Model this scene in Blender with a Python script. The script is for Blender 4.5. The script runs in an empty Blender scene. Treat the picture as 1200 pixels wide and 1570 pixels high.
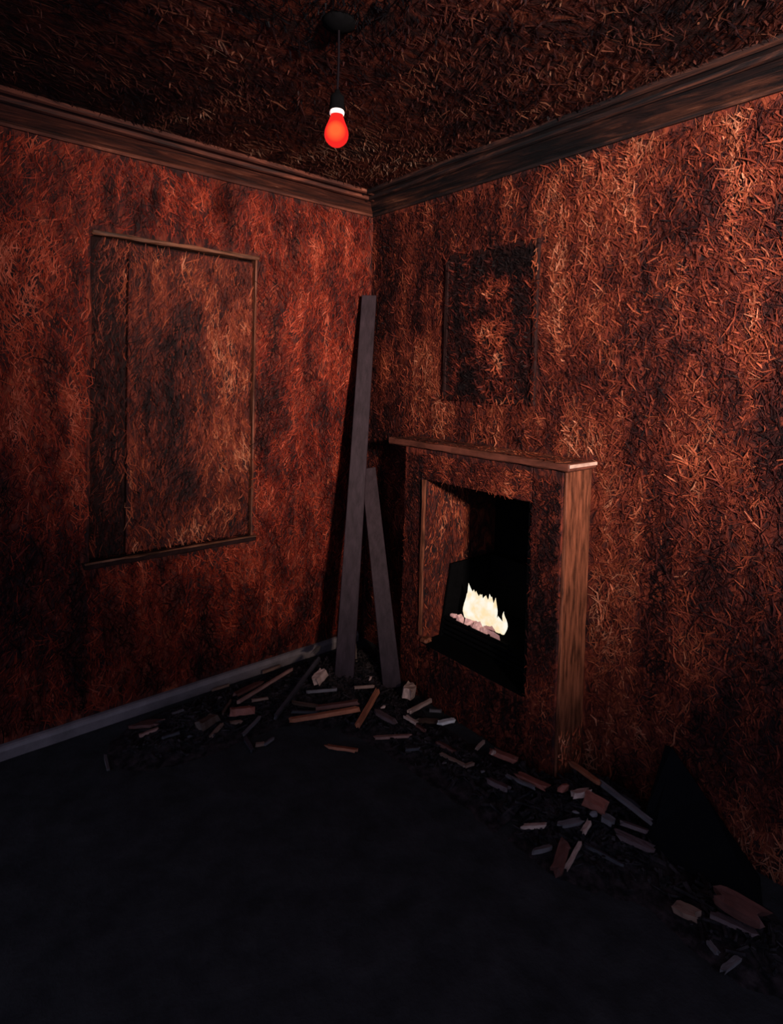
import bpy, bmesh, math, random
import numpy as np
from mathutils import Vector, Matrix, noise

S = bpy.context.scene
COL = S.collection
random.seed(7)
RNG = np.random.default_rng(11)

# ------------------------------------------------------------------ camera
cam_d = bpy.data.cameras.new('camera')
cam_d.sensor_fit = 'HORIZONTAL'
cam_d.sensor_width = 36.0
cam_d.lens = 895.365 / 1200 * 36.0
cam_d.shift_y = -(785 - 607.09) / 1200
cam_d.clip_start = 0.02
cam = bpy.data.objects.new('camera', cam_d)
COL.objects.link(cam)
yw, pt, rl = math.radians(50.0195), math.radians(-1.9311), math.radians(1.5094)
fwd = Vector((math.cos(yw)*math.cos(pt), math.sin(yw)*math.cos(pt), math.sin(pt)))
rgt = Vector((math.sin(yw), -math.cos(yw), 0))
up = rgt.cross(fwd)
R_ = rgt*math.cos(rl) + up*math.sin(rl)
U_ = up*math.cos(rl) - rgt*math.sin(rl)
m = Matrix((R_, U_, -fwd)).transposed().to_4x4()
m.translation = Vector((-2.0243, -2.6147, 1.5))
cam.matrix_world = m
S.camera = cam

# ------------------------------------------------------------------ world, lights, exposure
w = bpy.data.worlds.new('world')
S.world = w
w.use_nodes = True
w.node_tree.nodes['Background'].inputs[0].default_value = (0.6, 0.68, 1.0, 1)
w.node_tree.nodes['Background'].inputs[1].default_value = 0.75

def light(name, kind, loc, aim, energy, color, **kw):
    d = bpy.data.lights.new(name, kind)
    d.energy = energy
    d.color = color
    for k, v in kw.items():
        setattr(d, k, v)
    o = bpy.data.objects.new(name, d)
    COL.objects.link(o)
    o.location = loc
    if aim is not None:
        o.rotation_euler = (Vector(aim) - Vector(loc)).to_track_quat('-Z', 'Y').to_euler()
    return o

# the photographer's lamp, behind the camera, shining into the corner
light('flood_lamp', 'SPOT', (-1.7, -4.4, 1.93), (0.0, -1.08, 2.18), 2050, (1.0, 0.80, 0.66),
      spot_size=math.radians(65), spot_blend=1.0, shadow_soft_size=0.15)

vs = S.view_settings
vs.view_transform = 'Standard'
vs.look = 'None'
vs.gamma = 1.0
vs.exposure = 0.0
vs.use_curve_mapping = False

# ------------------------------------------------------------------ helpers
def mat(name, color, rough=0.7, spec=0.3, noise_amt=0.0, scale=30, dark=None, bump=0.0, stretch=(1, 1, 1), vcol=False, emis=None, est=0.0, mid=0.5):
    m = bpy.data.materials.new(name)
    m.use_nodes = True
    nt = m.node_tree
    b = nt.nodes['Principled BSDF']
    b.inputs['Base Color'].default_value = (*color, 1)
    b.inputs['Roughness'].default_value = rough
    b.inputs['Specular IOR Level'].default_value = spec
    if emis:
        b.inputs['Emission Color'].default_value = (*emis, 1)
        b.inputs['Emission Strength'].default_value = est
    if noise_amt or bump:
        tc = nt.nodes.new('ShaderNodeTexCoord')
        mp = nt.nodes.new('ShaderNodeMapping')
        mp.inputs['Scale'].default_value = stretch
        nt.links.new(tc.outputs['Object'], mp.inputs['Vector'])
        n = nt.nodes.new('ShaderNodeTexNoise')
        n.inputs['Scale'].default_value = scale
        n.inputs['Detail'].default_value = 6
        n.inputs['Roughness'].default_value = 0.65
        nt.links.new(mp.outputs[0], n.inputs['Vector'])
        if noise_amt:
            r = nt.nodes.new('ShaderNodeValToRGB')
            r.color_ramp.elements[0].position = mid - 0.22
            r.color_ramp.elements[1].position = mid + 0.22
            dk = dark or tuple(c*(1-noise_amt) for c in color)
            r.color_ramp.elements[0].color = (*dk, 1)
            r.color_ramp.elements[1].color = (*color, 1)
            nt.links.new(n.outputs['Fac'], r.inputs[0])
            nt.links.new(r.outputs[0], b.inputs['Base Color'])
        if bump:
            bp = nt.nodes.new('ShaderNodeBump')
            bp.inputs['Strength'].default_value = 0.8
            bp.inputs['Distance'].default_value = bump
            nt.links.new(n.outputs['Fac'], bp.inputs['Height'])
            nt.links.new(bp.outputs[0], b.inputs['Normal'])
    if vcol:
        at = nt.nodes.new('ShaderNodeAttribute')
        at.attribute_name = 'tint'
        mx = nt.nodes.new('ShaderNodeMix')
        mx.data_type = 'RGBA'
        mx.blend_type = 'MULTIPLY'
        mx.inputs['Factor'].default_value = 1
        nt.links.new(at.outputs['Color'], mx.inputs['A'])
        src = b.inputs['Base Color'].links[0].from_socket if b.inputs['Base Color'].links else None
        if src:
            nt.links.new(src, mx.inputs['B'])
        else:
            mx.inputs['B'].default_value = (*color, 1)
        nt.links.new(mx.outputs['Result'], b.inputs['Base Color'])
    return m

def crust_mat(name, stretch, stops, scale=16, seed=0.0, bump=0.012):
    """matted, burnt fibrous wall covering: stretched noise at two scales, ramped from char to rust"""
    m = bpy.data.materials.new(name)
    m.use_nodes = True
    nt = m.node_tree
    b = nt.nodes['Principled BSDF']
    b.inputs['Roughness'].default_value = 0.7
    b.inputs['Specular IOR Level'].default_value = 0.10
    tc = nt.nodes.new('ShaderNodeTexCoord')
    mp = nt.nodes.new('ShaderNodeMapping')
    mp.inputs['Scale'].default_value = stretch
    mp.inputs['Location'].default_value = (seed, seed*1.7, seed*0.3)
    nt.links.new(tc.outputs['Object'], mp.inputs['Vector'])
    n1 = nt.nodes.new('ShaderNodeTexNoise')
    n1.inputs['Scale'].default_value = scale
    n1.inputs['Detail'].default_value = 8
    n1.inputs['Roughness'].default_value = 0.7
    n1.inputs['Distortion'].default_value = 1.6
    nt.links.new(mp.outputs[0], n1.inputs['Vector'])
    n2 = nt.nodes.new('ShaderNodeTexNoise')
    n2.inputs['Scale'].default_value = 2.2
    n2.inputs['Detail'].default_value = 3
    nt.links.new(tc.outputs['Object'], n2.inputs['Vector'])
    mx = nt.nodes.new('ShaderNodeMath')
    mx.operation = 'MULTIPLY_ADD'
    mx.inputs[1].default_value = 0.45
    nt.links.new(n2.outputs['Fac'], mx.inputs[0])
    sb = nt.nodes.new('ShaderNodeMath')
    sb.operation = 'SUBTRACT'
    sb.inputs[1].default_value = 0.22
    nt.links.new(n1.outputs['Fac'], sb.inputs[0])
    nt.links.new(sb.outputs[0], mx.inputs[2])
    r = nt.nodes.new('ShaderNodeValToRGB')
    el = r.color_ramp.elements
    el[0].position, el[0].color = stops[0][0], (*stops[0][1], 1)
    el[1].position, el[1].color = stops[-1][0], (*stops[-1][1], 1)
    for p, c in stops[1:-1]:
        e = el.new(p)
        e.color = (*c, 1)
    nt.links.new(mx.outputs[0], r.inputs[0])
    nt.links.new(r.outputs[0], b.inputs['Base Color'])
    bp = nt.nodes.new('ShaderNodeBump')
    bp.inputs['Strength'].default_value = 1.0
    bp.inputs['Distance'].default_value = bump
    nt.links.new(n1.outputs['Fac'], bp.inputs['Height'])
    nt.links.new(bp.outputs[0], b.inputs['Normal'])
    return m

CRUST = [(0.32, (0.005, 0.003, 0.0035)), (0.46, (0.022, 0.006, 0.006)), (0.60, (0.10, 0.018, 0.010)), (0.75, (0.22, 0.050, 0.022))]
M = {
    'crust_left': crust_mat('charred_crust_left', (1, 1, 0.35), CRUST),
    'crust_right': crust_mat('charred_crust_right', (1, 1, 0.55), CRUST, seed=3.1),
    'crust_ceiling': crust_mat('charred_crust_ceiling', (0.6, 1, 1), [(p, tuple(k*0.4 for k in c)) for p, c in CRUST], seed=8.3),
    'flake': mat('burnt_flake', (1, 1, 1), 0.6, 0.06, noise_amt=0.45, scale=90, vcol=True),
    'floor': mat('charred_floor', (0.027, 0.027, 0.029), 0.9, 0.08, noise_amt=0.6, scale=9, bump=0.01),
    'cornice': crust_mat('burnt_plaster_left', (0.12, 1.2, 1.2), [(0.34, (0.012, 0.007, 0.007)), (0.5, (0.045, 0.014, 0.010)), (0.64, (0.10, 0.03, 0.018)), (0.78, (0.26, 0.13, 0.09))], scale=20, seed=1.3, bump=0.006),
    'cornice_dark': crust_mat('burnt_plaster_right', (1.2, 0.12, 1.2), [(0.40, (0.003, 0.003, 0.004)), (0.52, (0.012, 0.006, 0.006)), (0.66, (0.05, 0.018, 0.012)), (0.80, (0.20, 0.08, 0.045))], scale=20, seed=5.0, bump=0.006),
    'base': mat('grey_painted_wood', (0.15, 0.12, 0.125), 0.5, 0.4, noise_amt=0.5, scale=14, bump=0.002),
    'iron': mat('black_iron', (0.002, 0.002, 0.0025), 0.8, 0.03, noise_amt=0.5, scale=40),
    'soot': mat('soot', (0.002, 0.002, 0.0025), 0.95, 0.02, noise_amt=0.5, scale=25),
    'edge': mat('scorched_edge_wood', (0.21, 0.065, 0.034), 0.55, 0.15, noise_amt=0.9, scale=60, bump=0.003, stretch=(1, 1, 0.12), mid=0.58),
    'edge_x': mat('scorched_moulding_wood', (0.24, 0.09, 0.05), 0.55, 0.15, noise_amt=0.92, scale=60, bump=0.003, stretch=(0.08, 1, 1), mid=0.60),
    'mantel': mat('scorched_mantel_wood', (0.12, 0.035, 0.022), 0.6, 0.2, noise_amt=0.8, scale=14, bump=0.003, stretch=(1, 0.3, 1)),
    'plank': mat('grey_weathered_plank', (0.024, 0.015, 0.020), 0.65, 0.08, noise_amt=0.6, scale=14, bump=0.0015, stretch=(3, 3, 0.4)),
    'black_board': mat('charred_board', (0.003, 0.003, 0.004), 0.9, 0.05, noise_amt=0.4, scale=20),
    'char_dark': mat('charred_dark_wood', (0.016, 0.007, 0.007), 0.8, 0.04, noise_amt=0.6, scale=25, bump=0.003),
    'rubble': mat('black_rubble', (0.05, 0.036, 0.038), 0.8, 0.1, noise_amt=0.9, scale=28, bump=0.006, dark=(0.004, 0.0035, 0.0045), mid=0.62),
    'black_plastic': mat('black_plastic', (0.004, 0.005, 0.005), 0.5, 0.2),
    'cord': mat('black_cord', (0.003, 0.002, 0.003), 0.8, 0.03),
    'ash': mat('pink_ash_ember', (0.75, 0.5, 0.48), 0.8, 0.1, noise_amt=0.9, scale=45, bump=0.004, emis=(0.9, 0.42, 0.38), est=0.28),
}
WOOD = {
    'tan': (0.20, 0.11, 0.08), 'pink': (0.26, 0.125, 0.10), 'brick': (0.27, 0.085, 0.06), 'redwood': (0.11, 0.038, 0.030),
    'umber': (0.075, 0.040, 0.028), 'grey': (0.115, 0.095, 0.10), 'char': (0.035, 0.030, 0.036), 'pale': (0.45, 0.29, 0.24),
    'orange': (0.34, 0.11, 0.055), 'pinkdark': (0.10, 0.060, 0.062), 'white': (0.72, 0.68, 0.68),
}
for k, c in WOOD.items():
    M['w_'+k] = mat('broken_wood_'+k, c, 0.6, 0.3, noise_amt=0.65, scale=35, bump=0.003, stretch=(0.35, 1, 1))

def link(name, verts, faces, material, parent=None, smooth=False):
    me = bpy.data.meshes.new(name)
    me.from_pydata([tuple(v) for v in verts], [], faces)
    me.update()
    bm = bmesh.new()
    bm.from_mesh(me)
    bmesh.ops.recalc_face_normals(bm, faces=bm.faces)
    bm.to_mesh(me)
    bm.free()
    me.materials.append(material)
    if smooth:
        for p in me.polygons:
            p.use_smooth = True
    o = bpy.data.objects.new(name, me)
    COL.objects.link(o)
    if parent is not None:
        o.parent = parent
    return o

def tag(o, label=None, cat=None, group=None, kind=None):
    if label: o['label'] = label
    if cat: o['category'] = cat
    if group: o['group'] = group
    if kind: o['kind'] = kind
    return o

def empty(name, loc, label, cat, group=None, kind=None):
    o = bpy.data.objects.new(name, None)
    o.empty_display_size = 0.05
    COL.objects.link(o)
    o.location = loc
    bpy.context.view_layer.update()
    return tag(o, label, cat, group, kind)

def box_geo(lo, hi):
    x0, y0, z0 = lo
    x1, y1, z1 = hi
    v = [(x0, y0, z0), (x1, y0, z0), (x1, y1, z0), (x0, y1, z0), (x0, y0, z1), (x1, y0, z1), (x1, y1, z1), (x0, y1, z1)]
    f = [(0, 3, 2, 1), (4, 5, 6, 7), (0, 1, 5, 4), (1, 2, 6, 5), (2, 3, 7, 6), (3, 0, 4, 7)]
    return v, f

def box(name, lo, hi, material, parent=None, bevel=0.0, wobble=0.0, cuts=0):
    """a box with worn edges; coordinates are in the world, minus the parent's place"""
    off = Vector(parent.location) if parent is not None else Vector((0, 0, 0))
    if parent is not None and parent.parent is not None:
        off = off + Vector(parent.parent.location)
    v, f = box_geo([a-b for a, b in zip(lo, off)], [a-b for a, b in zip(hi, off)])
    o = link(name, v, f, material, parent)
    if bevel or cuts:
        bm = bmesh.new()
        bm.from_mesh(o.data)
        if cuts:
            dims = [abs(a-b) for a, b in zip(lo, hi)]
            ax = dims.index(max(dims))
            es = [e for e in bm.edges if abs((e.verts[0].co-e.verts[1].co)[ax]) > dims[ax]*0.9]
            bmesh.ops.subdivide_edges(bm, edges=es, cuts=cuts)
        if bevel:
            bmesh.ops.bevel(bm, geom=[e for e in bm.edges if e.calc_face_angle(0) > 0.5], offset=bevel, segments=1, affect='EDGES')
        if wobble:
            for q in bm.verts:
                q.co += Vector([random.uniform(-wobble, wobble) for _ in range(3)])
        bm.to_mesh(o.data)
        bm.free()
    return o

def join_geo(parts):
    V, F = [], []
    for v, f in parts:
        n = len(V)
        V += list(v)
        F += [tuple(i+n for i in q) for q in f]
    return V, F

def sweep(name, profile, path, material, parent=None):
    """profile: list of (offset vector) swept between positions in path (both lists of Vectors)"""
    V, F = [], []
    n = len(profile)
    for p in path:
        for q in profile:
            V.append(Vector(p) + Vector(q))
    for i in range(len(path)-1):
        for j in range(n):
            a, b = i*n+j, i*n+(j+1) % n
            F.append((a, b, b+n, a+n))
    F.append(tuple(range(n)))
    F.append(tuple(range(len(V)-n, len(V))))
    return link(name, V, F, material, parent)

def lathe(name, prof, loc, material, parent=None, seg=24, smooth=True):
    V, F = [], []
    for r, z in prof:
        for k in range(seg):
            a = 2*math.pi*k/seg
            V.append((loc[0]+r*math.cos(a), loc[1]+r*math.sin(a), loc[2]+z))
    for i in range(len(prof)-1):
        for k in range(seg):
            a, b = i*seg+k, i*seg+(k+1) % seg
            F.append((a, b, b+seg, a+seg))
    F.append(tuple(range(seg)))
    F.append(tuple(range(len(V)-seg, len(V))))
    return link(name, V, F, material, parent, smooth)

def oriented_box(p0, p1, width_axis, wdt, thk, cuts=4, jag=0.0, bow=0.0, taper=1.0):
    p0, p1 = Vector(p0), Vector(p1)
    L = (p1-p0)
    d = L.normalized()
    wa = Vector(width_axis)
    wa = (wa - d*wa.dot(d)).normalized()
    ta = d.cross(wa)
    V, F = [], []
    for i in range(cuts+1):
        t = i/cuts
        k = 1 + (taper-1)*t
        c = p0 + L*t + ta*bow*math.sin(math.pi*t)
        for sx, sy in ((-1, -1), (1, -1), (1, 1), (-1, 1)):
            e = 0
            if i in (0, cuts):
                e = random.uniform(-jag, jag)
            V.append(c + wa*sx*wdt*k/2 + ta*sy*thk/2 + d*e)
    for i in range(cuts):
        for j in range(4):
            a, b = i*4+j, i*4+(j+1) % 4
            F.append((a, b, b+4, a+4))
    F += [(3, 2, 1, 0), tuple(cuts*4+j for j in range(4))]
    return V, F

# value noise on numpy arrays (for colour patches of the burnt covering)
_LAT = RNG.random((64, 64))
def vnoise(u, v):
    iu, iv = np.floor(u).astype(int), np.floor(v).astype(int)
    fu, fv = u-iu, v-iv
    fu, fv = fu*fu*(3-2*fu), fv*fv*(3-2*fv)
    g = lambda a, b: _LAT[a % 64, b % 64]
    return (g(iu, iv)*(1-fu)+g(iu+1, iv)*fu)*(1-fv) + (g(iu, iv+1)*(1-fu)+g(iu+1, iv+1)*fu)*fv

PAL = np.array([(0.005, 0.003, 0.0035), (0.018, 0.005, 0.005), (0.060, 0.011, 0.008), (0.15, 0.027, 0.014), (0.25, 0.058, 0.026), (0.35, 0.125, 0.07)])

def flakes(name, n, origin, ua, va, nrm, usize, vsize, ang0, spread, parent, seed, tone=None, keep=None, lmin=0.012, lmax=0.085, wmin=0.002, wmax=0.007, gain=1.0, lift=0.008, hue=(1, 1, 1)):
    """thousands of curled burnt flakes stuck on a surface, one mesh"""
    r = np.random.default_rng(seed)
    u, v = r.random(n)*usize, r.random(n)*vsize
    if keep is not None:
        k = keep(u, v)
        u, v = u[k], v[k]
        n = len(u)
    a = ang0 + r.normal(0, spread, n) + 1.2*(vnoise(u*4+seed, v*3)-0.5)
    L = lmin + (lmax-lmin)*r.random(n)**2
    W = wmin + (wmax-wmin)*r.random(n)**1.5
    O, UA, VA, N = (np.array(q, float) for q in (origin, ua, va, nrm))
    if parent is not None:
        O = O - np.array(parent.location)
    d = np.cos(a)[:, None]*UA + np.sin(a)[:, None]*VA
    s = -np.sin(a)[:, None]*UA + np.cos(a)[:, None]*VA
    c = O + u[:, None]*UA + v[:, None]*VA + N*0.0015
    h = lift*r.random(n)**2
    tw = r.normal(0, 0.5, n)
    end = lift*1.3*(r.random(n)**3)
    cur = r.normal(0, 0.12, n)*L
    vs_ = np.zeros((n, 6, 3))
    for i, t in enumerate((-0.5, 0.0, 0.5)):
        hh = (0.0006 if i == 0 else (h*0.5 if i == 1 else h+end))
        base = c + d*(t*L)[:, None] + s*(cur*(1-4*t*t))[:, None] + N*np.reshape(hh*np.ones(n), (n, 1))
        ww = W*(0.35 if i != 1 else 1.0)*0.5
        tilt = np.clip(tw, -0.9, 0.9)
        for j, sg in enumerate((-1, 1)):
            vs_[:, i*2+j] = base + s*(sg*ww)[:, None] + N*(np.maximum(0, sg*tilt)*ww)[:, None]
    idx = np.arange(n)[:, None]*6
    f = np.concatenate([idx+np.array([0, 1, 3, 2]), idx+np.array([2, 3, 5, 4])], 0)
    me = bpy.data.meshes.new(name)
    me.from_pydata(vs_.reshape(-1, 3), [], f.tolist())
    # colour of each flake: burnt patches, scraped orange patches, single pale strands
    t = 0.40*vnoise(u*3.1+seed*3, v*1.5+5) + 0.55*vnoise(u*11+1, v*3.2+seed) + 0.50*vnoise(u*26+7, v*8+seed) - 0.25 + r.normal(0, 0.15, n)
    if tone is not None:
        t = t + tone(u, v)
    t = np.clip(t, 0, 0.999)*(len(PAL)-1)
    i0 = np.clip(t.astype(int), 0, len(PAL)-2)
    fr = (t-i0)[:, None]
    col = (PAL[i0]*(1-fr)+PAL[i0+1]*fr)*gain*(0.75+0.5*r.random((n, 1)))*np.array(hue)
    col = np.concatenate([col, np.ones((n, 1))], 1)
    at = me.color_attributes.new('tint', 'FLOAT_COLOR', 'POINT')
    at.data.foreach_set('color', np.repeat(col, 6, 0).astype(np.float32).ravel())
    me.materials.append(M['flake'])
    o = bpy.data.objects.new(name, me)
    COL.objects.link(o)
    if parent is not None:
        o.parent = parent
    o['kind'] = 'stuff'
    return o

# ------------------------------------------------------------------ the room
H = 2.455
ZC = 2.384          # lower edge of the cornice
XL, YB = -3.4, -3.4   # how far the two walls, the ceiling and the floor run on

fl = box('floor', (XL, YB, -0.08), (0.1, 0.1, 0.0), M['floor'])
tag(fl, 'black charred floor of the burnt room', 'floor', kind='structure')
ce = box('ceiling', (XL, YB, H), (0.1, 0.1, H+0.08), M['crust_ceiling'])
tag(ce, 'dark brown burnt ceiling with matted peeling covering', 'ceiling', kind='structure')

# left wall: plane y = 0 with the shallow recess of a boarded-up window
WX0, WX1, WZ0, WZ1 = -1.437, -0.708, 0.70, 2.055
v, f = join_geo([box_geo((XL, 0, 0), (WX0, 0.09, H)), box_geo((WX1, 0, 0), (0, 0.09, H)),
                 box_geo((WX0, 0, 0), (WX1, 0.09, WZ0)), box_geo((WX0, 0, WZ1), (WX1, 0.09, H))])
wl = link('wall_left', v, f, M['crust_left'])
tag(wl, 'left wall matted with rust-brown burnt flakes, around the boarded window', 'wall', kind='structure')

# right wall: plane x = 0 with the hole of the fireplace
HY0, HY1, HZ0, HZ1 = -1.258, -0.645, 0.25, 1.03
v, f = join_geo([box_geo((0, YB, 0), (0.12, HY0, H)), box_geo((0, HY1, 0), (0.12, 0.09, H)),
                 box_geo((0, HY0, 0), (0.12, HY1, HZ0)), box_geo((0, HY0, HZ1), (0.12, HY1, H))])
wr = link('wall_right', v, f, M['crust_right'])
tag(wr, 'right wall matted with curled burnt brown flakes, behind the fireplace', 'wall', kind='structure')

def keep_left(u, v):
    x, z = u-2.3, v
    return (z < ZC-0.02) & ~((x > WX0-0.012) & (x < WX1+0.012) & (z > WZ0-0.04) & (z < WZ1+0.03)) & (z > 0.075) & (x < -0.02)
def tone_left(u, v):
    x = u-2.3
    return -0.02 + 0.10*np.exp(-((x+0.12)/0.16)**2) + 0.06*np.exp(-((x+0.6)/0.12)**2)*(v < 0.9) - 0.05*(v < 0.5)
flakes('burnt_flakes', 60000, (-2.3, 0, 0), (1, 0, 0), (0, 0, 1), (0, -1, 0), 2.3, ZC, math.pi/2, 0.55, wl, 3, tone_left, keep_left, hue=(1, 0.62, 0.62))

def keep_right(u, v):
    y, z = u-2.4, v
    fp = (y > -1.43) & (y < -0.40) & (z < 1.215)
    pic = (y > -1.15) & (y < -0.585) & (z > 1.38) & (z < 2.10)
    return (z < ZC-0.02) & (z > 0.01) & ~fp & ~pic & (y < -0.02)
def tone_right(u, v):  # darker toward the corner: shade of grazing light put into the flake colour
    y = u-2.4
    return -0.02 - 0.10*np.exp(-((y+0.15)/0.25)**2) - 0.08*np.exp(-((y+1.45)/0.12)**2)*np.exp(-((v-0.9)/0.3)**2) + 0.5*np.exp(-((y+1.44)/0.05)**2 - (v/0.16)**2)  # last term puts the orange glow beside the fireplace foot into the flakes
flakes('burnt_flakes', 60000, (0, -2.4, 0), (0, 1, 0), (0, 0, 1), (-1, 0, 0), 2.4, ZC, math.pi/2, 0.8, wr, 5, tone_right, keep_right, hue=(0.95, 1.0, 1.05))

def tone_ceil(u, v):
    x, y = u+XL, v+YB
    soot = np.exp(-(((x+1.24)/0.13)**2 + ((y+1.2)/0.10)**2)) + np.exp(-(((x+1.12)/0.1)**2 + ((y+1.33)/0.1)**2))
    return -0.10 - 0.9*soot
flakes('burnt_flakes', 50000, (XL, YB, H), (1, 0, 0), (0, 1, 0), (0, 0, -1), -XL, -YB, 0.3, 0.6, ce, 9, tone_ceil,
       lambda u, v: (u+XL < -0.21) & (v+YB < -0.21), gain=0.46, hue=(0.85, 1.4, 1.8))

# cornices: stepped cove between wall and ceiling
def cornice(name, along, material, label, x_from, x_to):
    pr = [(0.0, ZC), (0.016, ZC-0.002), (0.022, ZC+0.008), (0.014, ZC+0.016), (0.034, ZC+0.022), (0.06, ZC+0.030), (0.095, ZC+0.040),
          (0.12, ZC+0.046), (0.128, ZC+0.040), (0.142, ZC+0.042), (0.145, ZC+0.056), (0.175, ZC+0.058), (0.183, ZC+0.052), (0.195, ZC+0.056), (0.197, H+0.002), (0.0, H+0.002)]
    n = 60
    V, F = [], []
    k = len(pr)
    for i in range(n+1):
        t = x_from + (x_to-x_from)*i/n
        for (p, z) in pr:
            q = noise.noise(Vector((t*9, p*30, z*20+along*7)))*0.0025 if p > 0.001 and z < H else 0
            V.append((t, -p+q, z+q*0.6) if along == 0 else (-p+q, t, z+q*0.6))
    for i in range(n):
        for j in range(k-1):
            a, b = i*k+j, i*k+j+1
            F.append((a, b, b+k, a+k))
    F.append(tuple(range(k)))
    F.append(tuple(range(n*k, n*k+k)))
    o = link(name, V, F, material)
    return tag(o, label, 'cornice', kind='structure')
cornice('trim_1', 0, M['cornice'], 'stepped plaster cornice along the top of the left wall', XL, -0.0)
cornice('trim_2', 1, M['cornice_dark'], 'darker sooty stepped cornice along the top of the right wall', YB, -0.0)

pr = [(0, -0.001, 0), (0, -0.026, 0), (0, -0.026, 0.036), (0, -0.020, 0.046), (0, -0.014, 0.052), (0, -0.001, 0.054)]
pth = [(XL + (-0.05-XL)*i/40, noise.noise(Vector((i*0.7, 0, 0)))*0.002-0.002, noise.noise(Vector((i*0.9, 5, 0)))*0.0025+0.0005) for i in range(41)]
bb = sweep('baseboard_left', pr, pth, M['base'])
tag(bb, 'low grey worn baseboard along the left wall', 'baseboard', kind='structure')

# the boarded-up window of the left wall
win = empty('window_1', (-1.07, 0.0, 0.70), 'boarded-up window recess in the left wall, covered with burnt flakes', 'window', kind='structure')
box('backing', (WX0, 0.055, WZ0), (WX1, 0.085, WZ1), M['char_dark'], win)
bd = box('cover_board', (-1.285, 0.022, WZ0+0.005), (WX1-0.006, 0.05, WZ1-0.022), M['crust_left'], win, bevel=0.004)
sb_ = box('side_board', (WX0+0.006, 0.030, WZ0+0.005), (-1.29, 0.053, WZ1-0.012), M['char_dark'], win, bevel=0.004)
for (nm, x0, x1) in (('jamb', WX1-0.004, WX1+0.004), ('jamb', WX0-0.003, WX0+0.003)):
    box(nm, (x0, -0.003, WZ0), (x1, 0.05, WZ1), M['edge' if x0 > -1 else 'crust_left'], win, bevel=0.003, wobble=0.0015, cuts=12)
box('head_moulding', (WX0+0.0, -0.014, WZ1-0.012), (WX1+0.012, 0.05, WZ1+0.006), M['edge_x'], win, bevel=0.004, wobble=0.002, cuts=14)
box('sill', (WX0-0.02, -0.032, WZ0-0.022), (WX1+0.012, 0.05, WZ0), M['char_dark'], win, bevel=0.004, wobble=0.002, cuts=14)
box('sill_edge', (WX0-0.02, -0.034, WZ0-0.001), (WX1+0.012, -0.022, WZ0+0.006), M['edge_x'], win, bevel=0.002, wobble=0.002, cuts=14)
def tone_board(u, v):
    return 0.03 + 0.04*vnoise(u*9+4, v*2) - 0.30*np.exp(-(((u-0.22)/0.14)**2 + ((v-0.18)/0.16)**2)) - 0.18*np.exp(-(((u-0.48)/0.14)**2+((v-0.22)/0.12)**2)) + 0.3*np.exp(-(((u-0.30)/0.07)**2+((v-0.055)/0.03)**2))
flakes('burnt_flakes', 6500, (-1.283, 0.022, WZ0+0.01), (1, 0, 0), (0, 0, 1), (0, -1, 0), 0.565, 1.31, math.pi/2, 0.35, win, 21, tone_board)
flakes('burnt_flakes', 1700, (WX0+0.01, 0.030, WZ0+0.01), (1, 0, 0), (0, 0, 1), (0, -1, 0), 0.135, 1.32, math.pi/2, 0.35, win, 22, lambda u, v: -0.20+0*u)

# ------------------------------------------------------------------ fireplace
FX = -0.17
fp = empty('fireplace', (FX, -0.955, 0.0), 'burnt fireplace surround with a narrow mantel shelf on the right wall', 'fireplace')
box('jamb', (FX, -0.645, 0.0), (-0.001, -0.52, 1.1695), M['crust_right'], fp, bevel=0.004, wobble=0.0015, cuts=10)
box('jamb', (FX, -1.395, 0.0), (-0.001, -1.258, 1.1695), M['crust_right'], fp, bevel=0.004, wobble=0.0015, cuts=10)
box('lintel', (FX, -1.257, 1.028), (-0.001, -0.646, 1.1695), M['crust_right'], fp, bevel=0.004, wobble=0.0015, cuts=8)
box('bottom_rail', (FX+0.002, -1.257, 0.0), (-0.001, -0.646, 0.262), M['crust_right'], fp, bevel=0.004, wobble=0.0015, cuts=8)
box('side_board', (FX+0.004, -1.407, 0.0), (-0.001, -1.3955, 1.165), M['edge'], fp, bevel=0.002, wobble=0.001, cuts=14)
mt = box('mantel_shelf', (FX-0.016, -1.425, 1.170), (-0.001, -0.405, 1.198), M['mantel'], fp, bevel=0.005, wobble=0.002, cuts=18)
box('end_cap', (FX-0.014, -1.430, 1.184), (-0.002, -1.4255, 1.197), M['w_pale'], mt, bevel=0.001)
box('cheek', (FX+0.004, -0.660, 0.262), (0.36, -0.6455, 1.028), M['crust_right'], fp, bevel=0.002)
box('cheek', (FX+0.004, -1.257, 0.262), (0.36, -1.243, 1.028), M['soot'], fp, bevel=0.002)
box('fire_back', (0.34, -1.30, 0.20), (0.37, -0.60, 1.10), M['soot'], fp)
box('flue_roof', (0.121, -1.29, 1.03), (0.339, -0.61, 1.06), M['soot'], fp)
box('hearth', (-0.167, -1.243, 0.235), (0.339, -0.660, 0.2665), M['soot'], fp)
# worn bead along the left arris of the opening and its small plinth
V, F = oriented_box((FX-0.004, -0.662, 0.30), (FX-0.004, -0.660, 1.026), (0, 1, 0), 0.014, 0.012, cuts=14, bow=0.002)
for q in V:
    q += Vector((random.uniform(-.0015, .0015), random.uniform(-.002, .002), 0))
link('arris_bead', [q-Vector(fp.location) for q in V], F, M['edge'], fp)
box('bead_plinth', (FX-0.006, -0.700, 0.267), (FX+0.04, -0.661, 0.288), M['edge'], fp, bevel=0.006, wobble=0.003, cuts=3)

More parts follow.
